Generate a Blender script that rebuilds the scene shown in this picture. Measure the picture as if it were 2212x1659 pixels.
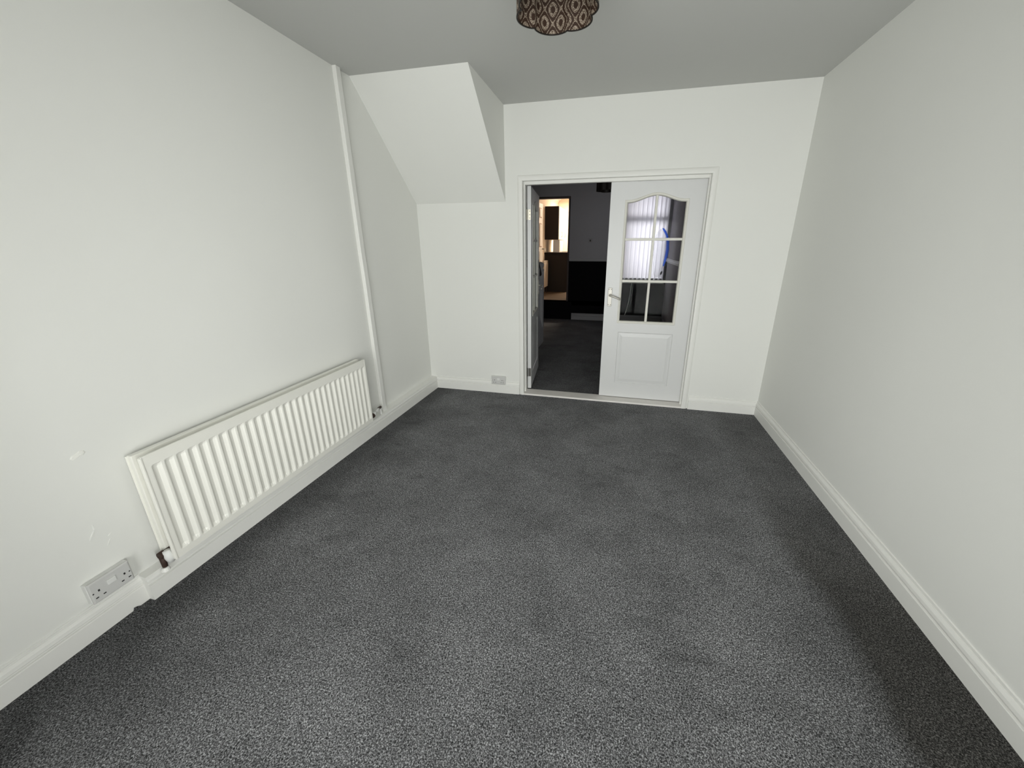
import bpy, bmesh, math, random
from mathutils import Vector, Matrix
random.seed(7)
for o in list(bpy.data.objects): bpy.data.objects.remove(o, do_unlink=True)
scn = bpy.context.scene
COL = scn.collection
R = math.radians

# ------------------------------------------------------------------ camera
H_CAM = 1.4857
YAW, PITCH, ROLL = -0.23068, 0.31835, -0.0017
F_PX, CX, CY = 809.88, 1144.22, 798.77
cam_d = bpy.data.cameras.new('camera'); cam = bpy.data.objects.new('camera', cam_d); COL.objects.link(cam)
cam_d.sensor_fit = 'HORIZONTAL'; cam_d.sensor_width = 36
cam_d.lens = F_PX / 2212 * 36
cam_d.shift_x = (1106 - CX) / 2212; cam_d.shift_y = (CY - 829.5) / 2212
cam_d.clip_start = 0.02; cam_d.clip_end = 200
fw = Vector((math.sin(YAW)*math.cos(PITCH), math.cos(YAW)*math.cos(PITCH), -math.sin(PITCH)))
rt = Vector((math.cos(YAW), -math.sin(YAW), 0)); up = rt.cross(fw)
r2 = rt*math.cos(ROLL) + up*math.sin(ROLL); u2 = up*math.cos(ROLL) - rt*math.sin(ROLL)
cam.matrix_world = Matrix(((r2.x, u2.x, -fw.x, 0), (r2.y, u2.y, -fw.y, 0), (r2.z, u2.z, -fw.z, H_CAM), (0, 0, 0, 1)))
scn.camera = cam

YB = -0.70                                           # bay window wall

# ------------------------------------------------------------------ world, light, exposure
w = bpy.data.worlds.new('overcast_sky'); scn.world = w; w.use_nodes = True
bg = w.node_tree.nodes['Background']; bg.inputs[0].default_value = (0.88, 0.92, 1.0, 1); bg.inputs[1].default_value = 1.1

def area(name, loc, rot, sx, sy, power, col):
    d = bpy.data.lights.new(name, 'AREA'); d.shape = 'RECTANGLE'; d.size = sx; d.size_y = sy
    d.energy = power; d.color = col
    o = bpy.data.objects.new(name, d); COL.objects.link(o); o.location = loc; o.rotation_euler = rot
    return o
# daylight of the bay window behind the camera
area('bay_window_daylight', (-0.08, YB-0.10, 1.04), (R(90), 0, 0), 2.20, 1.80, 115, (1.0, 0.985, 0.975))
area('left_wall_fill', (1.33, -0.50, 1.04), (R(90), 0, R(90)), 0.40, 1.80, 56, (1.0, 0.985, 0.975))  # added area light beside the bay, brightens the near left wall
# daylight falling on the blinds of the dining room window
area('dining_window_daylight', (0.36, 8.55, 1.6), (R(-90), 0, 0), 1.0, 1.6, 40, (0.96, 0.95, 1.0))
# kitchen ceiling lamp
area('kitchen_ceiling_lamp', (-0.75, 10.7, 2.66), (0, 0, 0), 0.9, 0.5, 92, (1.0, 0.86, 0.70))
scn.view_settings.view_transform = 'Standard'; scn.view_settings.look = 'None'
scn.view_settings.gamma = 1.0; scn.view_settings.use_curve_mapping = False
scn.view_settings.exposure = 0.0

# ------------------------------------------------------------------ dimensions
XL, XR, D, C = -1.9527, 1.3114, 3.5693, 2.625       # left wall, right wall, back wall, ceiling
D2 = 3.709                                          # dining side of the back wall
X1, YS, H1 = -1.0624, D - 0.7934, 1.8708            # stair soffit
YF = -0.14                                          # front wall (bay opening)
F = 7.943; XDR = 0.87; CD = 2.68                    # dining far wall, right wall, ceiling
KZ = 0.40                                           # kitchen floor level

# ------------------------------------------------------------------ materials
MATS = {}
def new_mat(name):
    m = bpy.data.materials.new(name); m.use_nodes = True
    nt = m.node_tree; b = nt.nodes['Principled BSDF']
    MATS[name] = m
    return m, nt, b
def N(nt, typ, **kw):
    n = nt.nodes.new(typ)
    for k, v in kw.items(): setattr(n, k, v)
    return n
def bump(nt, b, scale, strength, dist=0.002, detail=3):
    tc = N(nt, 'ShaderNodeTexCoord'); no = N(nt, 'ShaderNodeTexNoise')
    no.inputs['Scale'].default_value = scale; no.inputs['Detail'].default_value = detail
    bp = N(nt, 'ShaderNodeBump'); bp.inputs['Strength'].default_value = strength; bp.inputs['Distance'].default_value = dist
    nt.links.new(tc.outputs['Object'], no.inputs['Vector']); nt.links.new(no.outputs['Fac'], bp.inputs['Height'])
    nt.links.new(bp.outputs['Normal'], b.inputs['Normal'])
    return tc, no
def plain(name, col, rough=0.5, metal=0.0, bmp=None, var=0.0, vscale=3.0, spec=0.5):
    m, nt, b = new_mat(name)
    b.inputs['Base Color'].default_value = (*col, 1); b.inputs['Roughness'].default_value = rough; b.inputs['Metallic'].default_value = metal
    b.inputs['Specular IOR Level'].default_value = spec
    if bmp: bump(nt, b, *bmp)
    if var:
        tc = N(nt, 'ShaderNodeTexCoord'); no = N(nt, 'ShaderNodeTexNoise'); no.inputs['Scale'].default_value = vscale; no.inputs['Detail'].default_value = 4
        mx = N(nt, 'ShaderNodeMix', data_type='RGBA')
        mx.inputs['A'].default_value = (*[c*(1-var) for c in col], 1); mx.inputs['B'].default_value = (*[min(1, c*(1+var)) for c in col], 1)
        nt.links.new(tc.outputs['Object'], no.inputs['Vector']); nt.links.new(no.outputs['Fac'], mx.inputs['Factor'])
        nt.links.new(mx.outputs['Result'], b.inputs['Base Color'])
    return m
plain('wall_paint', (0.80, 0.805, 0.77), 0.85, bmp=(55, 0.16, 0.0015), var=0.012, vscale=1.6, spec=0.25)
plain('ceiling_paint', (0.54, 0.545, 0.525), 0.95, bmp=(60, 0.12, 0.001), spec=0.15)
plain('white_gloss', (0.82, 0.82, 0.785), 0.42, bmp=(40, 0.03, 0.0005))
plain('door_white', (0.68, 0.685, 0.68), 0.38, bmp=(90, 0.03, 0.0004))
plain('glazing_bead_white', (0.70, 0.69, 0.63), 0.45)
plain('threshold_paint', (0.80, 0.775, 0.74), 0.6, var=0.04, vscale=20)
plain('radiator_enamel', (0.83, 0.825, 0.765), 0.33)
plain('plastic_white', (0.74, 0.745, 0.725), 0.4)
plain('plastic_face', (0.60, 0.60, 0.585), 0.45)
plain('plaster_filler', (0.84, 0.84, 0.79), 0.9, bmp=(220, 0.5, 0.002))
plain('dark_slot', (0.02, 0.02, 0.02), 0.8)
plain('copper_brown', (0.045, 0.024, 0.017), 0.6, 0.3, var=0.3, vscale=60)
plain('satin_chrome', (0.52, 0.505, 0.46), 0.45, 0.5)
plain('brass_hinge', (0.74, 0.70, 0.58), 0.4, 0.6)
plain('dark_hinge', (0.10, 0.095, 0.085), 0.5, 0.6)
plain('grey_paint', (0.36, 0.355, 0.375), 0.85, bmp=(60, 0.1, 0.001))
plain('black_paint', (0.006, 0.0055, 0.007), 0.9, spec=0.08)
plain('grey_wallpaper', (0.36, 0.345, 0.37), 0.8, bmp=(35, 0.4, 0.003), var=0.35, vscale=26)
plain('dark_ceiling', (0.60, 0.60, 0.60), 0.9)
plain('dark_brown_trim', (0.045, 0.03, 0.025), 0.6)
plain('kitchen_wall', (0.80, 0.70, 0.58), 0.8)
plain('kitchen_white', (0.80, 0.77, 0.72), 0.5)
plain('cabinet_end', (0.030, 0.024, 0.020), 0.7, spec=0.1)
plain('cabinet_front', (0.80, 0.76, 0.68), 0.4)
plain('worktop_dark', (0.02, 0.016, 0.015), 0.6, spec=0.1)
plain('wood_floor', (0.09, 0.065, 0.045), 0.85, spec=0.08, var=0.25, vscale=6)
plain('brown_wood', (0.28, 0.15, 0.08), 0.5, var=0.2, vscale=12)
plain('stair_carpet', (0.045, 0.043, 0.046), 0.95)
plain('newel_paint', (0.40, 0.40, 0.41), 0.5)
plain('dining_skirting', (0.27, 0.265, 0.275), 0.5)
plain('shaded_enamel', (0.46, 0.40, 0.33), 0.5)  # kitchen radiator enamel, darkened so its shade sits in the colour
plain('cord_white', (0.8, 0.8, 0.78), 0.5)
plain('blue_trim', (0.05, 0.16, 0.62), 0.6)
plain('brick_exterior', (0.62, 0.34, 0.22), 0.9, var=0.25, vscale=8)
plain('exterior_paving', (0.35, 0.34, 0.33), 0.9, var=0.1)
plain('lampshade_inner_ring', (0.02, 0.016, 0.013), 0.5, 0.4)
plain('bulb_glass', (0.75, 0.75, 0.72), 0.25)

def carpet(name, dark=1.0):
    m, nt, b = new_mat(name)
    L = nt.links.new
    tc = N(nt, 'ShaderNodeTexCoord')
    # twisted tufts: speckle at pile size
    n1 = N(nt, 'ShaderNodeTexNoise'); n1.inputs['Scale'].default_value = 225; n1.inputs['Detail'].default_value = 3.5; n1.inputs['Roughness'].default_value = 0.62; n1.inputs['Distortion'].default_value = 0.8
    L(tc.outputs['Object'], n1.inputs['Vector'])
    rp = N(nt, 'ShaderNodeValToRGB'); e = rp.color_ramp.elements
    e[0].position = 0.36; e[0].color = (0.013*dark, 0.0132*dark, 0.0135*dark, 1)
    e[1].position = 0.64; e[1].color = (0.42*dark, 0.421*dark, 0.422*dark, 1)
    x = e.new(0.50); x.color = (0.100*dark, 0.1003*dark, 0.101*dark, 1)
    L(n1.outputs['Fac'], rp.inputs['Fac'])
    # brushed pile: soft patches
    n2 = N(nt, 'ShaderNodeTexNoise'); n2.inputs['Scale'].default_value = 2.6; n2.inputs['Detail'].default_value = 5; n2.inputs['Roughness'].default_value = 0.6
    L(tc.outputs['Object'], n2.inputs['Vector'])
    r2_ = N(nt, 'ShaderNodeMapRange'); r2_.inputs['From Min'].default_value = 0.3; r2_.inputs['From Max'].default_value = 0.65; r2_.inputs['To Min'].default_value = 0.74; r2_.inputs['To Max'].default_value = 1.13
    L(n2.outputs['Fac'], r2_.inputs['Value'])
    # small dark smudges, trodden pile
    mp = N(nt, 'ShaderNodeMapping'); mp.inputs['Scale'].default_value = (1.0, 2.2, 1); mp.inputs['Rotation'].default_value = (0, 0, 0.5)
    L(tc.outputs['Object'], mp.inputs['Vector'])
    n3 = N(nt, 'ShaderNodeTexNoise'); n3.inputs['Scale'].default_value = 4.0; n3.inputs['Detail'].default_value = 4
    L(mp.outputs['Vector'], n3.inputs['Vector'])
    r3 = N(nt, 'ShaderNodeMapRange'); r3.inputs['From Min'].default_value = 0.28; r3.inputs['From Max'].default_value = 0.42; r3.inputs['To Min'].default_value = 0.76; r3.inputs['To Max'].default_value = 1.0
    L(n3.outputs['Fac'], r3.inputs['Value'])
    mu = N(nt, 'ShaderNodeMath', operation='MULTIPLY'); L(r2_.outputs[0], mu.inputs[0]); L(r3.outputs[0], mu.inputs[1])
    # darker strips along the side walls
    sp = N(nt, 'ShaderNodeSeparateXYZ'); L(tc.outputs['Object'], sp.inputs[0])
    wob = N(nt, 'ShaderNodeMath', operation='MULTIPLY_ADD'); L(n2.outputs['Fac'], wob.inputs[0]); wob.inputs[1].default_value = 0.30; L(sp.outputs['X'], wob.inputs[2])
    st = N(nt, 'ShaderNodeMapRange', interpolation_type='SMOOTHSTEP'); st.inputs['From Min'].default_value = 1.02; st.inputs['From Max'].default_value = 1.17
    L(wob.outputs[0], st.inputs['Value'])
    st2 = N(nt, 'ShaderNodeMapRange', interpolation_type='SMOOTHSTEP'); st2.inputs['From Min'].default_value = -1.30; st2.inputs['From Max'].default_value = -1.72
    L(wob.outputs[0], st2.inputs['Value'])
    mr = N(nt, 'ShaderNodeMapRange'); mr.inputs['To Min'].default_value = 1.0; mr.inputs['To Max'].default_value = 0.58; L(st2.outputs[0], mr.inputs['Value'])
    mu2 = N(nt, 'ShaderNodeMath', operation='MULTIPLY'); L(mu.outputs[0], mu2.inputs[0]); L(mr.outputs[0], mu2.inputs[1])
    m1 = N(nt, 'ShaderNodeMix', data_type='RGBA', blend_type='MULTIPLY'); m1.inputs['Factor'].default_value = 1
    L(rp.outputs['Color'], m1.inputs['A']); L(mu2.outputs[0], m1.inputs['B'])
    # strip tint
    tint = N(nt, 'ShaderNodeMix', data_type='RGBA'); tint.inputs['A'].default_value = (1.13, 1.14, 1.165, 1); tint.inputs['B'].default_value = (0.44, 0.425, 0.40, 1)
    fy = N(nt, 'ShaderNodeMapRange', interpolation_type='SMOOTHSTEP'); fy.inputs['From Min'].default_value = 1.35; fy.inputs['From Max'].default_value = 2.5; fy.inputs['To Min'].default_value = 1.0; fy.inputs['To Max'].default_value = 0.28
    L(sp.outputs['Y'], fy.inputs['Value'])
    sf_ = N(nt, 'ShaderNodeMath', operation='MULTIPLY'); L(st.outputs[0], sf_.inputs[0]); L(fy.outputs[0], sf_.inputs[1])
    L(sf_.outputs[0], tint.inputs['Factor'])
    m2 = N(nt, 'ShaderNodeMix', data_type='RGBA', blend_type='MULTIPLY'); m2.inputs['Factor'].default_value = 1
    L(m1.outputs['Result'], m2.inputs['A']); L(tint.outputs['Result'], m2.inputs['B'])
    L(m2.outputs['Result'], b.inputs['Base Color'])
    b.inputs['Roughness'].default_value = 1.0; b.inputs['Specular IOR Level'].default_value = 0.05
    b.inputs['Sheen Weight'].default_value = 0.04; b.inputs['Sheen Roughness'].default_value = 0.6
    bp = N(nt, 'ShaderNodeBump'); bp.inputs['Strength'].default_value = 0.8; bp.inputs['Distance'].default_value = 0.006
    L(n1.outputs['Fac'], bp.inputs['Height']); L(bp.outputs['Normal'], b.inputs['Normal'])
    return m
carpet('grey_carpet'); carpet('dining_carpet_shaded', 0.85)  # second is the same carpet, darkened for the unlit dining room

def glass(name, refl=0.06, tint=(0.94, 0.95, 0.94)):
    m, nt, b = new_mat(name); nt.nodes.remove(b)
    out = nt.nodes['Material Output']
    tr = N(nt, 'ShaderNodeBsdfTransparent'); tr.inputs[0].default_value = (*tint, 1)
    gl = N(nt, 'ShaderNodeBsdfGlossy'); gl.inputs['Roughness'].default_value = 0.02
    fr = N(nt, 'ShaderNodeFresnel'); fr.inputs['IOR'].default_value = 1.45
    mu = N(nt, 'ShaderNodeMath', operation='MULTIPLY'); mu.inputs[1].default_value = refl
    mx = N(nt, 'ShaderNodeMixShader')
    nt.links.new(fr.outputs[0], mu.inputs[0]); nt.links.new(mu.outputs[0], mx.inputs[0])
    nt.links.new(tr.outputs[0], mx.inputs[1]); nt.links.new(gl.outputs[0], mx.inputs[2]); nt.links.new(mx.outputs[0], out.inputs[0])
    return m
glass('door_glass'); glass('window_glass', 1.0)

def translucent(name, col, clear, mixd=0.35):
    m, nt, b = new_mat(name); out = nt.nodes['Material Output']
    b.inputs['Base Color'].default_value = (*col, 1); b.inputs['Roughness'].default_value = 0.9
    tl = N(nt, 'ShaderNodeBsdfTranslucent'); tl.inputs[0].default_value = (*col, 1)
    tr = N(nt, 'ShaderNodeBsdfTransparent')
    m1 = N(nt, 'ShaderNodeMixShader'); m1.inputs[0].default_value = 1 - mixd
    nt.links.new(b.outputs[0], m1.inputs[1]); nt.links.new(tl.outputs[0], m1.inputs[2])
    m2 = N(nt, 'ShaderNodeMixShader'); m2.inputs[0].default_value = clear
    nt.links.new(m1.outputs[0], m2.inputs[1]); nt.links.new(tr.outputs[0], m2.inputs[2])
    nt.links.new(m2.outputs[0], out.inputs[0])
translucent('blind_fabric', (0.87, 0.86, 0.90), 0.13, 0.42)
translucent('sheer_cloth', (0.97, 0.98, 0.98), 0.72, 0.05)
translucent('sheer_blue', (0.16, 0.38, 0.95), 0.05, 0.05)

def lampshade_mat():
    m, nt, b = new_mat('beaded_damask')
    L = nt.links.new
    uv = N(nt, 'ShaderNodeUVMap'); uv.uv_map = 'UVMap'
    sp = N(nt, 'ShaderNodeSeparateXYZ'); L(uv.outputs[0], sp.inputs[0])
    def mth(op, a, bb=None):
        n = N(nt, 'ShaderNodeMath', operation=op)
        for i, v in enumerate((a, bb)):
            if v is None: continue
            if isinstance(v, (int, float)): n.inputs[i].default_value = v
            else: L(v, n.inputs[i])
        return n.outputs[0]
    TW = 2*math.pi
    u = mth('MULTIPLY', sp.outputs['X'], TW/0.072); v = mth('MULTIPLY', sp.outputs['Y'], TW/0.096)
    # staggered ogee cells: e is 1 at each cell centre and 0 on the lattice lines
    g = mth('MULTIPLY', mth('ABSOLUTE', mth('ADD', mth('COSINE', u), mth('COSINE', v))), 0.5)
    vo = N(nt, 'ShaderNodeTexVoronoi'); vo.inputs['Scale'].default_value = 1; vo.inputs['Randomness'].default_value = 0.45
    mp = N(nt, 'ShaderNodeMapping'); mp.inputs['Scale'].default_value = (250, 250, 1); L(uv.outputs[0], mp.inputs[0]); L(mp.outputs[0], vo.inputs['Vector'])
    bead = N(nt, 'ShaderNodeMapRange', interpolation_type='SMOOTHSTEP'); bead.inputs['From Min'].default_value = 0.46; bead.inputs['From Max'].default_value = 0.30; L(vo.outputs['Distance'], bead.inputs['Value'])
    def band(lo, hi):
        return mth('MULTIPLY', mth('GREATER_THAN', g, lo), mth('LESS_THAN', g, hi))
    zone = mth('MAXIMUM', band(0.42, 0.84), mth('LESS_THAN', g, 0.07))
    bd = mth('MULTIPLY', zone, bead.outputs[0])
    base = N(nt, 'ShaderNodeMix', data_type='RGBA'); base.inputs['A'].default_value = (0.040, 0.020, 0.012, 1); base.inputs['B'].default_value = (0.13, 0.095, 0.066, 1)
    L(zone, base.inputs['Factor'])
    mx = N(nt, 'ShaderNodeMix', data_type='RGBA'); L(base.outputs['Result'], mx.inputs['A']); mx.inputs['B'].default_value = (0.56, 0.48, 0.39, 1); L(bd, mx.inputs['Factor'])
    L(mx.outputs['Result'], b.inputs['Base Color']); b.inputs['Roughness'].default_value = 0.5
    bp = N(nt, 'ShaderNodeBump'); bp.inputs['Strength'].default_value = 0.4; bp.inputs['Distance'].default_value = 0.003; L(bd, bp.inputs['Height']); L(bp.outputs[0], b.inputs['Normal'])
lampshade_mat()

# ------------------------------------------------------------------ mesh helpers
def wloc(o):
    v = Vector((0, 0, 0))
    while o is not None: v += o.location; o = o.parent
    return v
class MB:
    def __init__(s): s.v = []; s.f = []
    def add(s, vs, fs):
        n = len(s.v); s.v += [Vector(a) for a in vs]; s.f += [[i+n for i in f] for f in fs]; return s
    def box(s, x0, x1, y0, y1, z0, z1):
        return s.add([(x0,y0,z0),(x1,y0,z0),(x1,y1,z0),(x0,y1,z0),(x0,y0,z1),(x1,y0,z1),(x1,y1,z1),(x0,y1,z1)],
                     [(0,3,2,1),(4,5,6,7),(0,1,5,4),(1,2,6,5),(2,3,7,6),(3,0,4,7)])
    def loft(s, rings, cap=True, closed=True):
        n = len(rings[0]); vs = [p for r in rings for p in r]; fs = []
        for k in range(len(rings)-1):
            for i in range(n if closed else n-1):
                j = (i+1) % n; fs.append((k*n+i, k*n+j, (k+1)*n+j, (k+1)*n+i))
        if cap: fs.append(tuple(range(n))[::-1]); fs.append(tuple((len(rings)-1)*n+i for i in range(n)))
        return s.add(vs, fs)
    def prism(s, poly, axis, a, b):
        def P(p, t):
            return {'x': (t, p[0], p[1]), 'y': (p[0], t, p[1]), 'z': (p[0], p[1], t)}[axis]
        return s.loft([[P(p, a) for p in poly], [P(p, b) for p in poly]])
    def tube(s, path, r, n=10):
        path = [Vector(p) for p in path]; rings = []
        rr = r if isinstance(r, (list, tuple)) else [r]*len(path)
        ref = None
        for i, p in enumerate(path):
            t = (path[min(i+1, len(path)-1)] - path[max(i-1, 0)]).normalized()
            a = Vector((0,0,1)) if abs(t.z) < 0.9 else Vector((1,0,0))
            if ref is not None: a = ref
            uu = (a - t*a.dot(t)).normalized(); ref = uu; vv = t.cross(uu)
            rings.append([p + (uu*math.cos(k*2*math.pi/n) + vv*math.sin(k*2*math.pi/n))*rr[i] for k in range(n)])
        return s.loft(rings)
    def lathe(s, c, prof, n=20):     # prof: (radius, z) about vertical axis at c
        return s.loft([[(c[0]+max(r,1e-4)*math.cos(k*2*math.pi/n), c[1]+max(r,1e-4)*math.sin(k*2*math.pi/n), c[2]+z) for k in range(n)] for r, z in prof])
    def build(s, name, mat, parent=None, local=False, smooth=False, bevel=0, seg=2):
        off = Vector((0,0,0)) if (parent is None or local) else wloc(parent)
        me = bpy.data.meshes.new(name); me.from_pydata([v-off for v in s.v], [], s.f)
        bm = bmesh.new(); bm.from_mesh(me); bmesh.ops.recalc_face_normals(bm, faces=bm.faces); bm.to_mesh(me); bm.free()
        me.materials.append(MATS[mat])
        if smooth: me.polygons.foreach_set('use_smooth', [True]*len(me.polygons))
        o = bpy.data.objects.new(name, me); COL.objects.link(o); o.parent = parent
        if bevel:
            bv = o.modifiers.new('bevel', 'BEVEL'); bv.width = bevel; bv.segments = seg; bv.limit_method = 'ANGLE'; bv.angle_limit = R(40)
        return o
def inst(src, name, loc, parent):
    o = src.copy(); COL.objects.link(o); o.parent = parent; o.location = loc; return o
def tag(o, label, cat, group=None, kind=None):
    o['label'] = label; o['category'] = cat
    if group: o['group'] = group
    if kind: o['kind'] = kind
    return o
def thing(name, loc, label, cat, group=None, kind=None):
    o = bpy.data.objects.new(name, None); COL.objects.link(o); o.location = loc; o.empty_display_size = 0.1
    return tag(o, label, cat, group, kind)
def struct(o, label, cat): return tag(o, label, cat, kind='structure')

# ------------------------------------------------------------------ front room shell
fl = MB().box(XL-0.1, XR+0.1, YB-0.2, D+0.02, -0.12, 0.0).build('floor', 'grey_carpet')
struct(fl, 'speckled dark grey carpet covering the front room floor', 'carpet')
MB().add([(XL+0.018, 0.785, 0.0), (XL+0.030, 0.78, 0.0), (XL+0.032, 0.805, 0.0), (XL+0.018, 0.812, 0.0), (XL+0.0185, 0.79, 0.013), (XL+0.020, 0.802, 0.009)],
         [(0,1,4), (1,2,5), (1,5,4), (2,3,5), (3,0,4), (3,4,5)]).build('carpet_tuft', 'grey_carpet', fl)
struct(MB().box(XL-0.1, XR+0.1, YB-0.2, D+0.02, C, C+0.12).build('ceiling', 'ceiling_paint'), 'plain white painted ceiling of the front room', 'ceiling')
wl = MB().box(XL-0.12, XL, YB-0.2, D+0.02, -0.1, C).build('wall_left', 'wall_paint')
struct(wl, 'white painted wall behind the radiator', 'wall')
struct(MB().box(XR, XR+0.12, YF-0.12, D+0.02, -0.1, C).build('wall_right', 'wall_paint'), 'bare white painted wall on the right of the glazed doors', 'wall')
OX0, OX1, OZ = -0.905, 0.665, 2.038                  # door opening
wb = MB()
wb.box(XL, OX0-0.02, D, D2, -0.1, C); wb.box(OX1+0.02, XR+0.1, D, D2, -0.1, C); wb.box(OX0-0.02, OX1+0.02, D, D2, OZ+0.02, C)
wb.box(OX0-0.02, OX1+0.02, D, D2, -0.1, -0.005)
struct(wb.build('wall_back', 'wall_paint'), 'white wall around the glazed double doors', 'wall')
# stair soffit boxed out in the corner
sf = MB().prism([(YS, C), (D, C), (D, H1)], 'x', XL, X1).build('wall_stair_soffit', 'wall_paint')
struct(sf, 'white sloping underside of the stairs boxed into the back left corner', 'stair soffit')
# front wall with the bay opening behind the camera
wf = MB()
wf.box(XL, -1.40, YF-0.12, YF, -0.05, C); wf.box(1.15, XR, YF-0.12, YF, -0.05, C); wf.box(-1.40, 1.15, YF-0.12, YF, 2.30, C)
wf.box(-1.52, -1.40, YB, YF-0.12, -0.05, C); wf.box(1.15, 1.27, YB, YF-0.12, -0.05, 0.10); wf.box(1.15, 1.27, YB, YF-0.12, 1.98, C); wf.box(1.15, 1.27, YB, YB+0.02, 0.10, 1.98)
wf.box(-1.52, 1.27, YB-0.12, YB, -0.05, 0.10); wf.box(-1.52, 1.27, YB-0.12, YB, 1.98, C)
wf.box(-1.52, -1.24, YB-0.12, YB, 0.10, 1.98); wf.box(1.08, 1.27, YB-0.12, YB, 0.10, 1.98)
struct(wf.build('wall_front', 'wall_paint'), 'white front wall with the bay window opening', 'wall')
w1 = thing('window_1', (-0.08, YB-0.06, 0.10), 'white framed low bay window lighting the front room', 'window', kind='structure')
fr = MB(); X0w, X1w = -1.24, 1.08
fr.box(X0w, X1w, YB-0.09, YB-0.03, 0.10, 0.15); fr.box(X0w, X1w, YB-0.09, YB-0.03, 1.93, 1.98)
for xx in (X0w, -0.48, 0.28, X1w-0.06): fr.box(xx, xx+0.06, YB-0.09, YB-0.03, 0.15, 1.93)
fr.build('window_frame', 'white_gloss', w1)
MB().box(-1.38, 1.13, YB-0.02, YB+0.06, 0.085, 0.11).build('window_sill', 'white_gloss', w1)
for a, b_ in ((-1.18, -0.48), (-0.42, 0.28), (0.34, 1.02)):
    MB().box(a, b_, YB-0.063, YB-0.057, 0.15, 1.93).build('pane', 'window_glass', w1)

w3 = thing('window_3_added', (1.21, -0.47, 0.10), 'added unseen side window of the bay, brightening the left wall', 'window', kind='structure')  # unseen window, added around the light that brightens the left wall
f3 = MB(); ya3, yb3 = YB+0.02, YF-0.12
f3.box(1.18, 1.24, ya3, yb3, 0.10, 0.15); f3.box(1.18, 1.24, ya3, yb3, 1.93, 1.98); f3.box(1.18, 1.24, ya3, ya3+0.04, 0.15, 1.93); f3.box(1.18, 1.24, yb3-0.04, yb3, 0.15, 1.93)
f3.build('window_frame', 'white_gloss', w3)  # frame of the added unseen window
MB().box(1.207, 1.213, ya3+0.04, yb3-0.04, 0.15, 1.93).build('pane', 'window_glass', w3)  # pane of the added unseen window

# ------------------------------------------------------------------ skirting boards
T = 0.018
PROF = [(0, 0), (T, 0), (T, 0.078), (0.0165, 0.0805), (0.0095, 0.083), (0.0085, 0.0875), (0.0155, 0.0905), (0.0165, 0.095), (0.0145, 0.108), (0.0085, 0.119), (0.0035, 0.1215), (0.0035, 0.124), (0.0065, 0.127), (0.0055, 0.134), (0, 0.136)]
def skirt(name, mat, parent=None, side='x', at=0, sgn=1, a=0, b=1, prof=PROF, z0=0.0, m0=0, m1=0):
    mb = MB(); rings = []
    for t, m in ((a, m0), (b, m1)):
        ring = []
        for p, z in prof:
            q = t + m*p
            ring.append((at+sgn*p, q, z+z0) if side == 'x' else (q, at+sgn*p, z+z0))
        rings.append(ring)
    return mb.loft(rings).build(name, mat, parent)
struct(skirt('baseboard_right', 'white_gloss', side='x', at=XR, sgn=-1, a=YF, b=D, m1=-1), 'white grooved skirting board along the bare right wall', 'skirting board')
bbk = thing('baseboard_back', (0, D, 0), 'white grooved skirting board either side of the glazed doors', 'skirting board', kind='structure')
skirt('board', 'white_gloss', bbk, side='y', at=D, sgn=-1, a=XL+0.06, b=-0.948)
skirt('board', 'white_gloss', bbk, side='y', at=D, sgn=-1, a=0.716, b=XR, m1=-1)
BX0, BX1, YB0, YB1 = XL+0.048, XL+0.075, 0.846, D
bl = thing('baseboard_left', (XL, 0.85, 0), 'white skirting boxed out below the radiator', 'skirting board', kind='structure')
skirt('board', 'white_gloss', bl, side='x', at=XL, sgn=1, a=YF, b=YB0+0.002)
# boxed pipe run: ledge and grooved front, slightly skewed to the wall
rings = []
for yy, bx in ((YB0, BX0), (YB1, BX1)):
    fx = bx
    rings.append([(XL, yy, 0), (fx, yy, 0), (fx, yy, 0.076), (fx-0.010, yy, 0.080), (fx-0.011, yy, 0.086), (fx-0.002, yy, 0.089), (fx-0.002, yy, 0.100), (fx-0.005, yy, 0.108), (fx-0.007, yy, 0.122), (XL, yy, 0.130)])
MB().loft(rings).build('pipe_boxing', 'white_gloss', bl)

# ------------------------------------------------------------------ door frame (architrave, lining, stops, threshold)
t1 = thing('trim_1', (OX0, D, 0), 'white moulded architrave and lining around the double doors', 'door frame', kind='structure')
AW = 0.046
def architrave(y, sgn):
    pr = [(0, 0), (0, 0.010), (0.006, 0.014), (0.012, 0.0145), (0.030, 0.0125), (AW-0.004, 0.008), (AW, 0.004), (AW, 0)]    # (from inner edge outwards, proud)
    x0, x1, zt = OX0+0.005, OX1-0.005, OZ-0.004
    def sec(x, z, dx, dz): return [(x+dx*p, y+sgn*d, z+dz*p) for p, d in pr]
    MB().loft([sec(x0, 0, -1, 0), sec(x0, zt, -1, 1)]).build('architrave', 'white_gloss', t1)
    MB().loft([sec(x0, zt, -1, 1), sec(x1, zt, 1, 1)]).build('architrave', 'white_gloss', t1)
    MB().loft([sec(x1, zt, 1, 1), sec(x1, 0, 1, 0)]).build('architrave', 'white_gloss', t1)
architrave(D, -1); architrave(D2, 1)
MB().box(OX0-0.02, OX0, D, D2, 0, OZ).build('lining', 'white_gloss', t1)
MB().box(OX1, OX1+0.02, D, D2, 0, OZ).build('lining', 'white_gloss', t1)
MB().box(OX0-0.02, OX1+0.02, D, D2, OZ, OZ+0.02).build('lining', 'white_gloss', t1)
MB().box(OX0, OX0+0.014, D+0.05, D+0.094, 0, OZ).build('door_stop', 'white_gloss', t1, bevel=0.002)
MB().box(OX1-0.013, OX1, D+0.05, D+0.094, 0, OZ).build('door_stop', 'white_gloss', t1, bevel=0.002)
MB().box(OX0+0.014, OX1-0.013, D+0.05, D+0.094, OZ-0.027, OZ).build('door_stop', 'white_gloss', t1, bevel=0.002)
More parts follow.
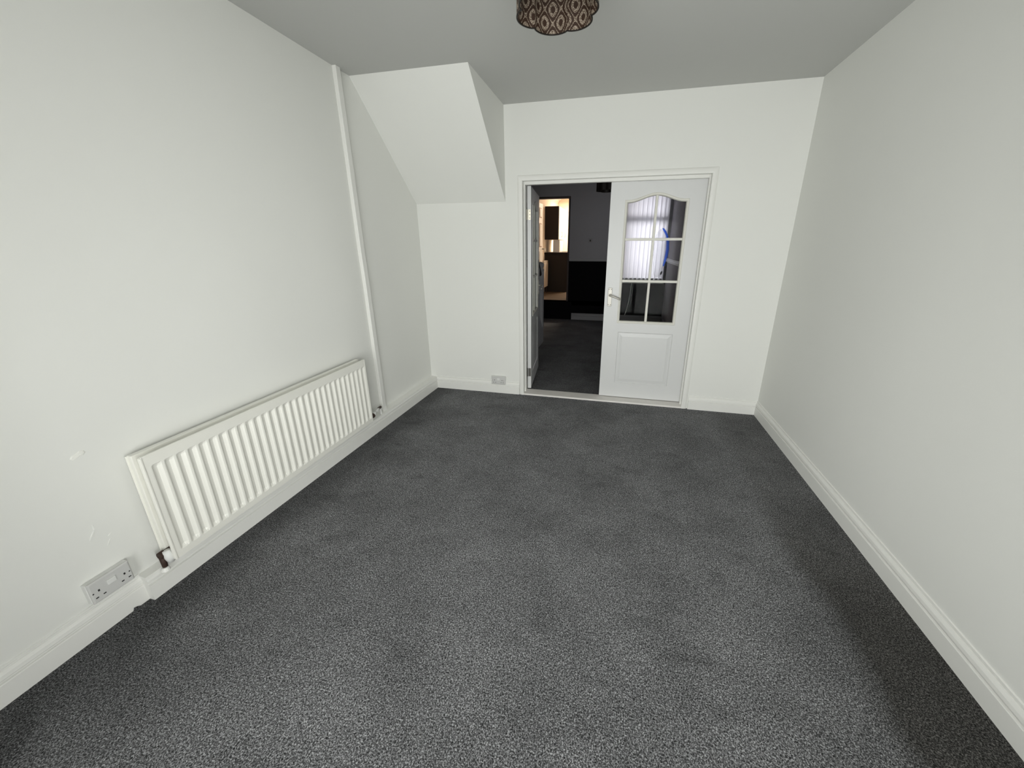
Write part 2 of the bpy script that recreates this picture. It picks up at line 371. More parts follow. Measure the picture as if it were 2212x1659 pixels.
struct(MB().box(OX0-0.002, OX1+0.002, D-0.012, D2-0.004, -0.01, 0.016).build('trim_2', 'threshold_paint', bevel=0.004), 'off-white painted threshold strip under the double doors', 'threshold')

# ------------------------------------------------------------------ glazed doors
DW, DH, DT = 0.783, 1.991, 0.036
GX0, GX1, GZ0, GZC, GPK = 0.134, 0.650, 0.765, 1.838, 0.054      # glass opening incl. bead (x from the free edge)
def arch(x, inset=0.0):
    xc = (GX0+GX1)/2; hw = (GX1-GX0)/2
    t = min(1, abs(x-xc)/(hw*0.90))
    return GZC + GPK*(0.5+0.5*math.cos(math.pi*t)) - inset
def glazed_door(name, loc, rot, mirror, label, handles=True):
    root = thing(name, loc, label, 'door', kind='structure'); root.rotation_euler = (0, 0, rot)
    # local: x measured from the free edge (0) to the hinge (DW); mirror puts the hinge at x=0
    def mx(x): return (DW - x) if mirror else (x - DW)
    def X(mb):
        mb.v = [Vector((mx(v.x), v.y, v.z)) for v in mb.v]; return mb
    leaf = MB()
    NS = 28
    leaf.box(0, GX0, 0, DT, 0, DH); leaf.box(GX1, DW, 0, DT, 0, DH)
    xs = [GX0 + (GX1-GX0)*i/NS for i in range(NS+1)]
    leaf.prism([(x, arch(x)) for x in xs] + [(GX1, DH), (GX0, DH)], 'y', 0, DT)
    PX0, PX1, PZ0, PZ1 = 0.146, 0.652, 0.150, 0.672
    leaf.box(GX0, GX1, 0, DT, PZ1, GZ0); leaf.box(GX0, GX1, 0, DT, 0, PZ0)
    leaf.box(GX0, PX0, 0, DT, PZ0, PZ1)
    # raised and fielded lower panel on both faces
    for y0, s in ((0, 1), (DT, -1)):
        seq = [(0, 0), (0.006, 0.007), (0.014, 0.007), (0.024, 0.0055), (0.044, 0.001), (0.046, 0.001)]
        rg = [[(PX0+i, y0+s*d, PZ0+i), (GX1-i, y0+s*d, PZ0+i), (GX1-i, y0+s*d, PZ1-i), (PX0+i, y0+s*d, PZ1-i)] for i, d in seq]
        vs = [p for r in rg for p in r]; fs = []
        for k in range(len(rg)-1):
            for i in range(4): j = (i+1) % 4; fs.append((k*4+i, k*4+j, (k+1)*4+j, (k+1)*4+i))
        k = len(rg)-1; fs.append((k*4, k*4+1, k*4+2, k*4+3)); leaf.add(vs, fs)
    lf = X(leaf).build('leaf', 'door_white', root, local=True)
    # glazing bead: moulding following the arched opening, both faces
    def outline(i):
        xs2 = [GX0+i + (GX1-GX0-2*i)*k/NS for k in range(NS+1)]
        return [(GX0+i, GZ0+i), (GX1-i, GZ0+i)] + [(x, arch(x)-i) for x in reversed(xs2)]
    for y0, s in ((0, -1), (DT, 1)):
        prof = [(-0.006, 0.0), (-0.004, 0.004), (0.002, 0.005), (0.010, 0.003), (0.016, -0.004), (0.018, -0.014)]
        rg = [[(p[0], y0+s*d, p[1]) for p in outline(i)] for i, d in prof]
        X(MB().loft(rg, cap=False)).build('glazing_bead', 'glazing_bead_white', root, local=True, smooth=False)
    # glazing bars
    xc = (GX0+GX1)/2; zb1, zb2 = 1.154, 1.519; bw = 0.011
    gx0, gx1, gz0 = GX0+0.016, GX1-0.016, GZ0+0.016
    def bar(x0, x1, z0, z1, dep=0.0):
        X(MB().box(x0, x1, 0.004+dep, DT-0.004-dep, z0, z1)).build('glazing_bar', 'glazing_bead_white', root, local=True, bevel=0.003)
    bar(xc-bw, xc+bw, gz0-0.004, arch(xc)-0.012, 0.0015)
    bar(gx0-0.004, gx1+0.004, zb1-bw, zb1+bw); bar(gx0-0.004, gx1+0.004, zb2-bw, zb2+bw)
    # six panes
    yg0, yg1 = DT/2-0.002, DT/2+0.002
    for xa, xb in ((gx0, xc-bw), (xc+bw, gx1)):
        for za, zb in ((gz0, zb1-bw), (zb1+bw, zb2-bw)):
            X(MB().box(xa, xb, yg0, yg1, za, zb)).build('pane', 'door_glass', root, local=True)
        xs3 = [xa + (xb-xa)*k/10 for k in range(11)]
        X(MB().prism([(xa, zb2+bw), (xb, zb2+bw)] + [(x, arch(x)-0.012) for x in reversed(xs3)], 'y', yg0, yg1)).build('pane', 'door_glass', root, local=True)
    # lever handles on both faces: plate, lever, four screws
    for y0, s in ((0, -1), (DT, 1)):
        px_, pz = 0.047, 1.004
        pl = X(MB().box(px_-0.019, px_+0.019, min(y0, y0+s*0.007), max(y0, y0+s*0.007), pz-0.086, pz+0.086)).build('handle_plate', 'satin_chrome', root, local=True, bevel=0.003)
        yy = y0 + s*0.045
        X(MB().tube([(px_, y0, pz+0.018), (px_, y0+s*0.030, pz+0.018), (px_+0.004, yy-s*0.004, pz+0.018), (px_+0.012, yy, pz+0.016), (px_+0.05, yy, pz+0.004), (px_+0.088, yy, pz-0.012), (px_+0.098, yy-s*0.004, pz-0.016)],
                    [0.0095, 0.0095, 0.0105, 0.010, 0.009, 0.009, 0.008])).build('lever', 'satin_chrome', pl, local=True, smooth=True)
        X(MB().tube([(px_, y0, pz+0.018), (px_, y0+s*0.014, pz+0.018)], 0.016, 16)).build('rose', 'satin_chrome', pl, local=True)
        for dx in (-0.010, 0.010):
            for dz in (-0.072, 0.072):
                X(MB().tube([(px_+dx, y0+s*0.004, pz+dz), (px_+dx, y0+s*0.0085, pz+dz)], 0.0042, 8)).build('screw', 'dark_hinge', pl, local=True)
    return root, X
OXR = 0.655
d1, _ = glazed_door('door_1', (OXR, D+0.10, 0.023), 0, False, 'closed white glazed door with six panes and a lever handle')
d2, X2 = glazed_door('door_2', (-0.856, D2+0.002, 0.023), R(96.2), True, 'white glazed door standing open into the dark dining room')
def leaf_hinge(z, mat):
    h = MB().box(-0.003, 0.0005, 0.003, 0.026, z-0.045, z+0.045).build('hinge', mat, d2, local=True)
    MB().tube([(-0.006, 0.036, z-0.045), (-0.006, 0.036, z+0.045)], 0.006, 8).build('knuckle', mat, h, local=True)
    for dz in (-0.03, 0.0, 0.03):
        MB().tube([(-0.0025, 0.012, z+dz), (-0.0042, 0.012, z+dz)], 0.004, 8).build('screw', 'dark_hinge', h, local=True)
leaf_hinge(1.745, 'brass_hinge'); leaf_hinge(0.18, 'dark_hinge')

# ------------------------------------------------------------------ radiator
RY0, RY1, RZ0, RZ1 = 0.938, 2.372, 0.152, 0.668
XFR = -1.850                                          # front face
rad = thing('radiator', (XL, (RY0+RY1)/2, RZ0), 'long white double panel radiator with vertical flutes on the left wall', 'radiator')
NF = 30; ya, yb = RY0+0.022, RY1-0.006; pit = (yb-ya)/NF
fz0, fz1 = RZ0+0.030, RZ1-0.048
def flute_tile():
    ys = [0.0, 0.004, 0.008, 0.014, pit-0.020, pit-0.012, pit-0.006, pit]
    dy = [0.0, 0.0005, 0.005, 0.0105, 0.0105, 0.006, 0.001, 0.0]
    zs = [fz0-0.008, fz0, fz0+0.007, fz0+0.018, fz1-0.018, fz1-0.007, fz1, fz1+0.008]
    dz = [0.0, 0.0, 0.55, 1.0, 1.0, 0.55, 0.0, 0.0]
    vs = [(-dy[i]*dz[k], ys[i], zs[k]-RZ0) for k in range(len(zs)) for i in range(len(ys))]
    n = len(ys); fs = [(k*n+i, k*n+i+1, (k+1)*n+i+1, (k+1)*n+i) for k in range(len(zs)-1) for i in range(n-1)]
    return MB().add(vs, fs)
panel = thing('front_panel', (0, 0, 0), '', ''); panel.parent = rad
del panel['label']; del panel['category']
t0 = flute_tile().build('flute', 'radiator_enamel', panel, local=True, smooth=False)
base = wloc(rad)
for i in range(NF):
    loc = (XFR-base.x, ya+i*pit-base.y, 0)
    if i == 0: t0.location = loc
    else: inst(t0, 'flute', loc, panel)
hp = MB()
hp.box(XFR-0.014, XFR, RY0, RY1, fz1+0.008, RZ1); hp.box(XFR-0.014, XFR, RY0, RY1, RZ0, fz0-0.008)
hp.box(XFR-0.014, XFR, RY0, ya, fz0-0.008, fz1+0.008); hp.box(XFR-0.014, XFR, yb, RY1, fz0-0.008, fz1+0.008)
hp.box(XFR-0.018, XFR-0.0145, ya, yb, fz0-0.008, fz1+0.008)
hp.build('panel_rim', 'radiator_enamel', panel)
MB().box(XFR-0.005, XFR+0.0025, RY0, RY1, RZ1-0.003, RZ1+0.003).build('top_seam', 'radiator_enamel', panel, bevel=0.0012)
MB().box(XFR-0.013, XFR+0.003, RY0-0.004, RY0+0.004, RZ0, RZ1-0.002).build('side_seam', 'radiator_enamel', panel, bevel=0.002)
MB().box(XFR-0.013, XFR+0.001, RY1-0.004, RY1+0.002, RZ0, RZ1-0.002).build('side_seam', 'radiator_enamel', panel, bevel=0.001)
XBK = -1.912
MB().box(XBK-0.014, XBK+0.012, RY0, RY1, RZ0, RZ1+0.002).build('back_panel', 'radiator_enamel', rad, bevel=0.003)
MB().box(XBK-0.015, XBK-0.009, RY0-0.006, RY0+0.003, RZ0, RZ1).build('side_seam', 'radiator_enamel', rad, bevel=0.002)
MB().box(XBK+0.004, XFR-0.022, RY0+0.03, RY1-0.03, RZ0+0.03, RZ1-0.022).build('convector_plate', 'radiator_enamel', rad)
for yy in (RY0+0.2, (RY0+RY1)/2, RY1-0.2):
    MB().box(XL+0.0005, XBK-0.012, yy-0.02, yy+0.02, RZ0+0.08, RZ1-0.08).build('wall_bracket', 'radiator_enamel', rad)
# valves and pipe tails (left end)
vx = -1.893
v1 = MB().tube([(vx, RY0+0.03, RZ0+0.036), (vx, RY0-0.014, RZ0+0.036)], [0.014, 0.014], 12).tube([(vx, RY0-0.014, RZ0+0.036), (vx, RY0-0.034, RZ0+0.036)], [0.0175, 0.0165], 8).build('valve', 'copper_brown', rad)
MB().tube([(vx, RY0-0.024, RZ0+0.034), (vx+0.002, RY0-0.026, RZ0-0.004), (vx+0.004, RY0-0.028, 0.112)], [0.0125, 0.011, 0.0085], 12).build('pipe_tail', 'copper_brown', v1, smooth=True)
MB().tube([(vx+0.016, RY0-0.012, RZ0+0.052), (vx+0.018, RY0-0.010, RZ0+0.020), (vx+0.020, RY0-0.008, RZ0-0.006)], [0.014, 0.017, 0.0135], 14).build('valve_cap', 'plastic_white', v1, smooth=True)
MB().tube([(vx+0.005, RY0-0.030, 0.1115), (vx+0.005, RY0-0.030, 0.128)], [0.017, 0.012], 14).build('pipe_collar', 'white_gloss', v1)
# right end
ux, uz = XFR-0.018, RZ0+0.034
v2 = MB().tube([(ux, RY1-0.02, uz), (ux, RY1+0.012, uz)], 0.013, 12).tube([(ux, RY1+0.008, uz), (ux, RY1+0.036, uz)], 0.0195, 8).build('valve', 'copper_brown', rad)
MB().tube([(ux-0.001, RY1+0.034, uz), (ux-0.008, RY1+0.060, uz+0.002), (ux-0.016, RY1+0.088, uz+0.004)], [0.0175, 0.0165, 0.012], 12).build('valve_cap', 'plastic_white', v2, smooth=True)
MB().tube([(ux-0.014, RY1+0.085, uz+0.004), (ux-0.026, RY1+0.130, uz+0.004), (ux-0.034, RY1+0.165, uz+0.002)], 0.0085, 10).build('pipe_tail', 'plastic_white', v2, smooth=True)
MB().tube([(ux-0.034, RY1+0.160, uz+0.004), (ux-0.040, RY1+0.195, uz+0.002)], [0.012, 0.010], 10).build('pipe_joint', 'copper_brown', v2)
MB().tube([(ux-0.040, RY1+0.190, uz+0.004), (ux-0.042, RY1+0.196, 0.122)], 0.0085, 10).build('pipe_drop', 'plastic_white', v2)

# vertical boxed pipe
pb = thing('pipe_boxing', (XL+0.015, 2.63, 0.121), 'narrow white vertical pipe boxing running from skirting to ceiling', 'pipe boxing')
rings = []
for z, dy in ((0.121, 0.018), (0.6, 0.013), (1.25, 0.010), (1.45, 0.004), (2.0, 0.003), (C, 0.0)):
    y0 = 2.603+dy; rings.append([(XL, y0, z), (XL+0.030, y0, z), (XL+0.030, y0+0.046, z), (XL, y0+0.046, z)])
MB().loft(rings).build('casing', 'white_gloss', pb, bevel=0.003)
MB().box(XL, XL+0.033, 2.62, 2.669, 0.121, 0.150).build('foot_block', 'white_gloss', pb, bevel=0.003)

# plaster patches on the left wall
def blob(name, cy, cz, pts, h, mat='wall_paint'):
    if name == 'plaster_patch': mat = 'plaster_filler'
    mb = MB(); n = len(pts)
    vs = [(XL-0.001, cy+a, cz+b_) for a, b_ in pts] + [(XL+h*0.7, cy+a*0.72, cz+b_*0.72) for a, b_ in pts] + [(XL+h, cy+a*0.35+0.001, cz+b_*0.35) for a, b_ in pts]
    fs = [(i, (i+1) % n, n+(i+1) % n, n+i) for i in range(n)] + [(n+i, n+(i+1) % n, 2*n+(i+1) % n, 2*n+i) for i in range(n)] + [tuple(range(2*n, 3*n))]
    mb.add(vs, fs); return mb.build(name, mat, wl)
blob('plaster_patch', 0.823, 0.735, [(-0.026, -0.004), (-0.018, 0.008), (-0.004, 0.011), (0.010, 0.017), (0.022, 0.014), (0.026, 0.003), (0.016, -0.006), (0.006, -0.003), (-0.006, -0.011), (-0.018, -0.012)], 0.0035)
blob('paint_flake', 0.784, 0.432, [(-0.004, -0.012), (-0.001, 0.016), (0.003, 0.018), (0.003, -0.010)], 0.0025)
blob('paint_flake', 0.772, 0.405, [(-0.013, -0.018), (-0.009, -0.004), (0.008, 0.018), (0.013, 0.018), (0.002, -0.002), (-0.008, -0.018)], 0.0025)
blob('paint_flake', 0.808, 0.345, [(-0.010, -0.016), (-0.002, 0.002), (0.010, 0.014), (0.010, 0.008), (-0.002, -0.010)], 0.002)
blob('paint_flake', 0.818, 0.372, [(-0.008, -0.004), (0.0, 0.004), (0.008, 0.006), (0.004, -0.002)], 0.002)

# ------------------------------------------------------------------ double sockets
def socket(loc, ax, label, depth, wd=0.146, ht=0.088):
    """ax 'x': on left wall facing +x (width along y); ax 'y': on back wall facing -y (width along x)"""
    root = thing('double_socket', loc, label, 'socket')
    def P(u, d, z): return (d, u, z) if ax == 'x' else (u, -d, z)
    def X(mb): mb.v = [Vector(P(*v)) for v in mb.v]; return mb
    X(MB().box(-wd/2-0.002, wd/2+0.002, 0, depth-0.010, 0.002, ht-0.002)).build('back_box', 'plastic_white', root, local=True, bevel=0.003)
    f = X(MB().loft([[(-wd/2, depth-0.010, 0), (wd/2, depth-0.010, 0), (wd/2, depth-0.010, ht), (-wd/2, depth-0.010, ht)],
                 [(-wd/2, depth-0.004, 0), (wd/2, depth-0.004, 0), (wd/2, depth-0.004, ht), (-wd/2, depth-0.004, ht)],
                 [(-wd/2+0.005, depth, 0.005), (wd/2-0.005, depth, 0.005), (wd/2-0.005, depth, ht-0.005), (-wd/2+0.005, depth, ht-0.005)]])).build('face_plate', 'plastic_face', root, local=True, bevel=0.0015)
    sg = 1 if ax == 'x' else 1
    def slot(name, u, z, w, h, m='dark_slot', proud=0.0008):
        return X(MB().box(u-w/2, u+w/2, depth-0.003, depth+proud, z-h/2, z+h/2)).build(name, m, f, local=True)
    for c in (-0.041, 0.041):
        slot('earth_hole', c, ht*0.53, 0.0055, 0.0085)
        slot('pin_hole', c-0.0115, ht*0.25, 0.0085, 0.0045); slot('pin_hole', c+0.0115, ht*0.25, 0.0085, 0.0045)
        slot('screw', (0.057 if c > 0 else -0.059), ht*0.50, 0.0045, 0.0045)
    s_ = X(MB().box(-0.014, 0.014, depth-0.002, depth+0.004, ht*0.50, ht*0.74)).build('rocker_switch', 'plastic_white', root, local=True, bevel=0.0015)
    return root
socket((XL, 0.757, 0.147), 'x', 'white surface mounted double socket above the skirting beside the radiator', 0.034, 0.132, 0.094)
socket((-1.170, D, 0.100), 'y', 'small white double socket on the back wall beside the doors', 0.032, 0.150, 0.090)

# ------------------------------------------------------------------ lampshades
def pendant(loc, ztop, label, rot, hgt=0.20, mat='beaded_damask', rn=0.140, rb=0.164, cord_to=C):
    cx, cy, z0 = loc
    root = thing('pendant_lamp', (cx, cy, z0), label, 'lamp')
    n, per = 6, 18
    pts = []
    for i in range(n*per):
        a = 2*math.pi*i/(n*per); t = (i % per)/per
        r = rn + (rb-rn)*(math.sin(math.pi*t)**0.75)
        pts.append((r*math.cos(a+rot), r*math.sin(a+rot)))
    def shell(off, name, mat, parent, za, zb, flip):
        m = len(pts); vs = []; us = []; s = 0; us.append(0)
        for i in range(m):
            p, q = pts[i], pts[(i+1) % m]; s += math.hypot(p[0]-q[0], p[1]-q[1]); us.append(s)
        def o(p): l = math.hypot(*p); return (p[0]*(l+off)/l, p[1]*(l+off)/l)
        zs = [za, za+0.006, zb-0.006, zb]
        for z in zs:
            for i in range(m+1): x, y = o(pts[i % m]); vs.append((x, y, z))
        fs = []
        for k in range(len(zs)-1):
            for i in range(m):
                f = (k*(m+1)+i, k*(m+1)+i+1, (k+1)*(m+1)+i+1, (k+1)*(m+1)+i); fs.append(f[::-1] if flip else f)
        me = bpy.data.meshes.new(name); me.from_pydata(vs, [], fs); me.materials.append(MATS[mat])
        uvl = me.uv_layers.new(name='UVMap')
        for poly in me.polygons:
            for li in poly.loop_indices:
                vi = me.loops[li].vertex_index; uvl.data[li].uv = (us[vi % (m+1)], vs[vi][2]+0.010)
        me.polygons.foreach_set('use_smooth', [True]*len(me.polygons))
        ob = bpy.data.objects.new(name, me); COL.objects.link(ob); ob.parent = parent; return ob
    sh = shell(0.0, 'shade', mat, root, 0.0, hgt, False)
    shell(-0.003, 'shade_lining', mat, root, 0.0, hgt, True)
    for z in (0.0, hgt):
        m = len(pts); vs = []
        for dr, dz in ((0.001, -0.002), (0.001, 0.002), (-0.004, 0.002), (-0.004, -0.002)):
            for p in pts:
                l = math.hypot(*p); vs.append((p[0]*(l+dr)/l, p[1]*(l+dr)/l, z+dz))
        fs = [(a*m+i, a*m+(i+1) % m, ((a+1) % 4)*m+(i+1) % m, ((a+1) % 4)*m+i) for a in range(4) for i in range(m)]
        MB().add(vs, fs).build('rim', 'lampshade_inner_ring', root, local=True)
    sp = MB()
    for k in range(3):
        a = k*2*math.pi/3+0.4; sp.tube([(0.018*math.cos(a), 0.018*math.sin(a), hgt-0.01), (rn*math.cos(a), rn*math.sin(a), hgt-0.004)], 0.002, 6)
    sp.build('spider', 'lampshade_inner_ring', root, local=True)
    MB().lathe((0, 0, 0), [(0.004, hgt+0.03), (0.018, hgt+0.02), (0.021, hgt-0.01), (0.021, hgt-0.04), (0.014, hgt-0.05)], 16).build('lamp_holder', 'plastic_white', root, local=True, smooth=True)
    MB().lathe((0, 0, 0), [(0.013, hgt-0.05), (0.016, hgt-0.065), (0.029, hgt-0.09), (0.031, hgt-0.105), (0.025, hgt-0.125), (0.008, hgt-0.136), (0.0, hgt-0.137)], 18).build('bulb', 'bulb_glass', root, local=True, smooth=True)
    if cord_to-z0-hgt > 0.03: MB().tube([(0, 0, hgt+0.025), (0, 0, cord_to-z0)], 0.003, 8).build('cord', 'cord_white', root, local=True)
    MB().lathe((0, 0, cord_to-z0), [(0.012, -0.032), (0.036, -0.024), (0.045, -0.008), (0.045, 0.0)], 20).build('ceiling_rose', 'plastic_white', root, local=True, smooth=True)
    return root
pendant((-0.312, 1.80, 2.350), C, 'brown beaded scalloped lampshade hanging from the front room ceiling', R(80.9), 0.20)
pendant((-0.245, 5.83, 2.215), CD, 'lampshade hanging in the dining room beyond the doors, backlit dark put into its colour', R(80), 0.21, 'lampshade_inner_ring', cord_to=CD)  # near-black colour paints in the backlit silhouette of the same lampshade

# ------------------------------------------------------------------ dining room shell
struct(MB().box(XL-0.1, XDR+0.1, D2-0.005, F+0.1, -0.12, 0.0).build('floor_dining', 'dining_carpet_shaded'), 'grey carpet of the dining room, darkened in colour for the unlit floor', 'carpet')
struct(MB().box(XL-0.1, XDR+0.1, D2, F+0.1, CD, CD+0.1).build('ceiling_dining', 'dark_ceiling'), 'ceiling of the dining room beyond the doors', 'ceiling')
struct(MB().box(XL-0.12, XL, D2, F+0.1, -0.1, CD).build('wall_dining_left', 'grey_paint'), 'dim grey wall beside the stairs in the dining room', 'wall')
wdr = MB().box(XDR, XDR+0.12, D2, F+0.1, 1.22, CD).build('wall_dining_right', 'grey_wallpaper')
struct(wdr, 'grey textured wallpaper wall right of the blinds', 'wall')
MB().box(XDR, XDR+0.12, D2, F+0.1, -0.1, 1.22).build('lower_wall', 'grey_wallpaper', wdr)
# dining-side face of the back wall
wdb = MB(); wdb.box(XL, OX0-0.066, D2, D2+0.006, 0, CD); wdb.box(OX1+0.066, XDR, D2, D2+0.006, 0, CD); wdb.box(OX0-0.066, OX1+0.066, D2, D2+0.006, OZ+0.066, CD)
struct(wdb.build('wall_dining_front', 'grey_paint'), 'grey dining room face of the wall around the double doors', 'wall')
# far wall: kitchen doorway and window
KX0, KX1, KZ1 = -1.83, -1.072, 2.373
WX0, WX1, WZ0, WZ1 = -0.16, 0.815, 0.82, 2.46
wfar = MB()
def farbox(x0, x1, z0, z1, mb): mb.box(x0, x1, F, F+0.11, z0, z1)
up_, lo_ = MB(), MB()
DZ = 1.225
farbox(XL, KX0, DZ, CD, up_); farbox(KX0, KX1, KZ1, CD, up_); farbox(KX1, WX0, DZ, CD, up_); farbox(WX0, WX1, WZ1, CD, up_); farbox(WX1, XDR, DZ, CD, up_)
farbox(XL, KX0, -0.1, DZ, lo_); farbox(KX0, KX1, -0.1, KZ-0.002, lo_); farbox(KX1, WX0, -0.1, DZ, lo_); farbox(WX0, WX1, -0.1, WZ0, lo_); farbox(WX1, XDR, -0.1, DZ, lo_)
wfo = up_.build('wall_dining_back', 'grey_paint'); struct(wfo, 'grey over black dining room wall with the kitchen doorway and window', 'wall')
lo_.build('lower_wall', 'black_paint', wfo)
trd = thing('trim_3', (0, F, DZ), 'dado rail along the dining room walls', 'dado rail', kind='structure')
DP = [(0, -0.03), (0.008, -0.03), (0.012, -0.018), (0.020, -0.010), (0.024, 0.004), (0.020, 0.014), (0.012, 0.020), (0.010, 0.028), (0, 0.030)]
MB().loft([[(KX1+0.04, F-p, DZ+z) for p, z in DP], [(WX0-0.03, F-p, DZ+z) for p, z in DP]]).build('rail', 'newel_paint', trd)
MB().loft([[(XDR-p*1.5, F-0.02, DZ+z*1.2) for p, z in DP], [(XDR-p*1.5, D2+0.01, DZ+z*1.2) for p, z in DP]]).build('rail', 'white_gloss', trd)
bbd = thing('baseboard_dining', (0, F, 0), 'grey skirting boards of the dining room', 'skirting board', kind='structure')
skirt('board', 'dining_skirting', bbd, side='y', at=F, sgn=-1, a=-0.955, b=XDR)
skirt('board', 'dining_skirting', bbd, side='x', at=XDR, sgn=-1, a=D2+0.02, b=F-0.02)
# dark trim of the kitchen doorway and the black risers below it
t4 = thing('trim_4', (KX0, F, KZ), 'dark brown frame around the kitchen doorway', 'door frame', kind='structure')
MB().box(KX1, KX1+0.035, F-0.012, F, KZ-0.02, KZ1+0.035).build('jamb', 'dark_brown_trim', t4, bevel=0.002)
MB().box(KX0-0.035, KX0, F-0.012, F, KZ-0.02, KZ1+0.035).build('jamb', 'dark_brown_trim', t4, bevel=0.002)
MB().box(KX0, KX1, F-0.012, F, KZ1, KZ1+0.035).build('head', 'dark_brown_trim', t4, bevel=0.002)
st = thing('kitchen_step', (-1.40, F, 0), 'black painted step up to the kitchen doorway', 'step')
MB().box(-1.90, -0.958, F-0.020, F, 0, 0.20).build('riser', 'black_paint', st)
MB().box(-1.90, -0.958, F-0.012, F, 0.20, KZ-0.03).build('riser', 'black_paint', st)
MB().box(-1.90, -0.958, F-0.026, F-0.001, 0.19, 0.212).build('nosing', 'black_paint', st, bevel=0.004)
# wall thermostat
ws = thing('wall_switch', (-0.626, F, 1.555), 'small dark grey switch on the grey dining room wall', 'switch')
MB().box(-0.665, -0.587, F-0.010, F, 1.55, 1.63).build('face_plate', 'dining_skirting', ws, bevel=0.003)
MB().box(-0.636, -0.612, F-0.015, F-0.009, 1.572, 1.606).build('rocker', 'dark_slot', ws, bevel=0.002)

# ------------------------------------------------------------------ dining window, blind and what is outside
w2 = thing('window_2', ((WX0+WX1)/2, F+0.07, WZ0), 'bright dining room window behind white vertical blinds', 'window', kind='structure')
wfm = MB(); y0, y1 = F+0.05, F+0.10
wfm.box(WX0, WX1, y0, y1, WZ0, WZ0+0.05); wfm.box(WX0, WX1, y0, y1, WZ1-0.05, WZ1); wfm.box(WX0, WX0+0.05, y0, y1, WZ0, WZ1); wfm.box(WX1-0.05, WX1, y0, y1, WZ0, WZ1)
wfm.box(WX0, WX1, y0, y1, 1.92, 2.02)
wfm.build('window_frame', 'white_gloss', w2)
MB().box(WX0-0.04, WX1+0.02, F-0.09, F+0.05, WZ0-0.035, WZ0).build('window_sill', 'white_gloss', w2, bevel=0.004)
MB().box(WX0+0.05, WX1-0.05, F+0.072, F+0.078, WZ0+0.05, 1.92).build('pane', 'window_glass', w2)
MB().box(WX0+0.05, WX1-0.05, F+0.072, F+0.078, 2.02, WZ1-0.05).build('pane', 'window_glass', w2)
vb = thing('vertical_blind', ((WX0+WX1)/2, F-0.03, WZ0), 'white vertical slat blind covering the dining room window', 'blind')
MB().box(WX0-0.02, WX1+0.02, F-0.055, F-0.015, 2.47, 2.51).build('head_rail', 'plastic_white', vb, bevel=0.003)
NSL = 12; slw = (WX1-WX0)/NSL
def slat():
    hw = slw*0.56; vs = []; fs = []; k = 6
    za, zb = 0.025, 2.47-WZ0
    for z in (za, zb):
        for s_ in (0.0005, -0.0005):
            for i in range(k+1):
                t = -1+2*i/k; vs.append((t*hw, 0.006*(t*t)+s_ + 0.020*t, z))
    n = k+1
    for i in range(k):
        fs += [(i, i+1, 2*n+i+1, 2*n+i), (n+i+1, n+i, 3*n+i, 3*n+i+1)]
    fs += [(0, 2*n, 3*n, n), (k, n+k, 3*n+k, 2*n+k)]
    return MB().add(vs, fs)
s0 = slat().build('slat', 'blind_fabric', vb, local=True)
wt0 = MB().box(-slw*0.36, slw*0.36, -0.006, 0.006, 0.028, 0.062).build('slat_weight', 'newel_paint', s0, local=True)
for i in range(NSL):
    loc = (WX0+slw*(i+0.5)-vb.location.x, 0, 0)
    if i == 0: s0.location = loc
    else:
        c = inst(s0, 'slat', loc, vb); k = wt0.copy(); COL.objects.link(k); k.parent = c
# white cloth with a blue edge hanging in front of the blind
hc = thing('hanging_cloth', (0.72, 7.80, 0.86), 'white cloth with a blue edge hanging in front of the blinds', 'cloth')
def cloth(shape, name, mat, yo):
    vs = []; fs = []; nr = len(shape); nc = 9
    for z, xa, xb in shape:
        for i in range(nc):
            t = i/(nc-1); x = xa+(xb-xa)*t
            vs.append((x, 7.80+yo+0.010*math.sin(x*40+z*5)+0.006*math.sin(z*17), z))
    n = len(vs); vs += [(a, b_+0.004, c_) for a, b_, c_ in vs]
    for k in range(nr-1):
        for i in range(nc-1):
            a = k*nc+i; fs += [(a, a+1, a+nc+1, a+nc), (n+a, n+a+nc, n+a+nc+1, n+a+1)]
    for k in range(nr-1):
        a = k*nc; fs += [(a, a+nc, n+a+nc, n+a), (a+nc-1, n+a+nc-1, n+a+2*nc-1, a+2*nc-1)]
    for i in range(nc-1):
        fs += [(i, n+i, n+i+1, i+1), ((nr-1)*nc+i, (nr-1)*nc+i+1, n+(nr-1)*nc+i+1, n+(nr-1)*nc+i)]
    return MB().add(vs, fs).build(name, mat, hc, smooth=True)
cloth([(1.78, 0.675, 0.70), (1.74, 0.63, 0.745), (1.66, 0.60, 0.79), (1.55, 0.585, 0.81), (1.42, 0.58, 0.815), (1.28, 0.585, 0.805), (1.14, 0.60, 0.78), (1.00, 0.62, 0.765), (0.92, 0.64, 0.755)], 'cloth', 'sheer_cloth', 0.0)
cloth([(1.80, 0.70, 0.735), (1.74, 0.735, 0.785), (1.66, 0.780, 0.825), (1.55, 0.800, 0.850), (1.42, 0.805, 0.860), (1.30, 0.797, 0.850), (1.20, 0.782, 0.828), (1.12, 0.775, 0.800)], 'edging', 'sheer_blue', 0.006)
MB().tube([(0.71, 7.802, 1.78), (0.71, 7.802, 2.3), (0.71, 7.802, CD)], 0.0025, 6).build('hanging_cord', 'cord_white', hc)
MB().tube([(0.755, 7.80, 0.96), (0.765, 7.80, 1.00), (0.775, 7.80, 1.03)], [0.012, 0.020, 0.008], 8).build('toggle', 'dark_slot', hc)
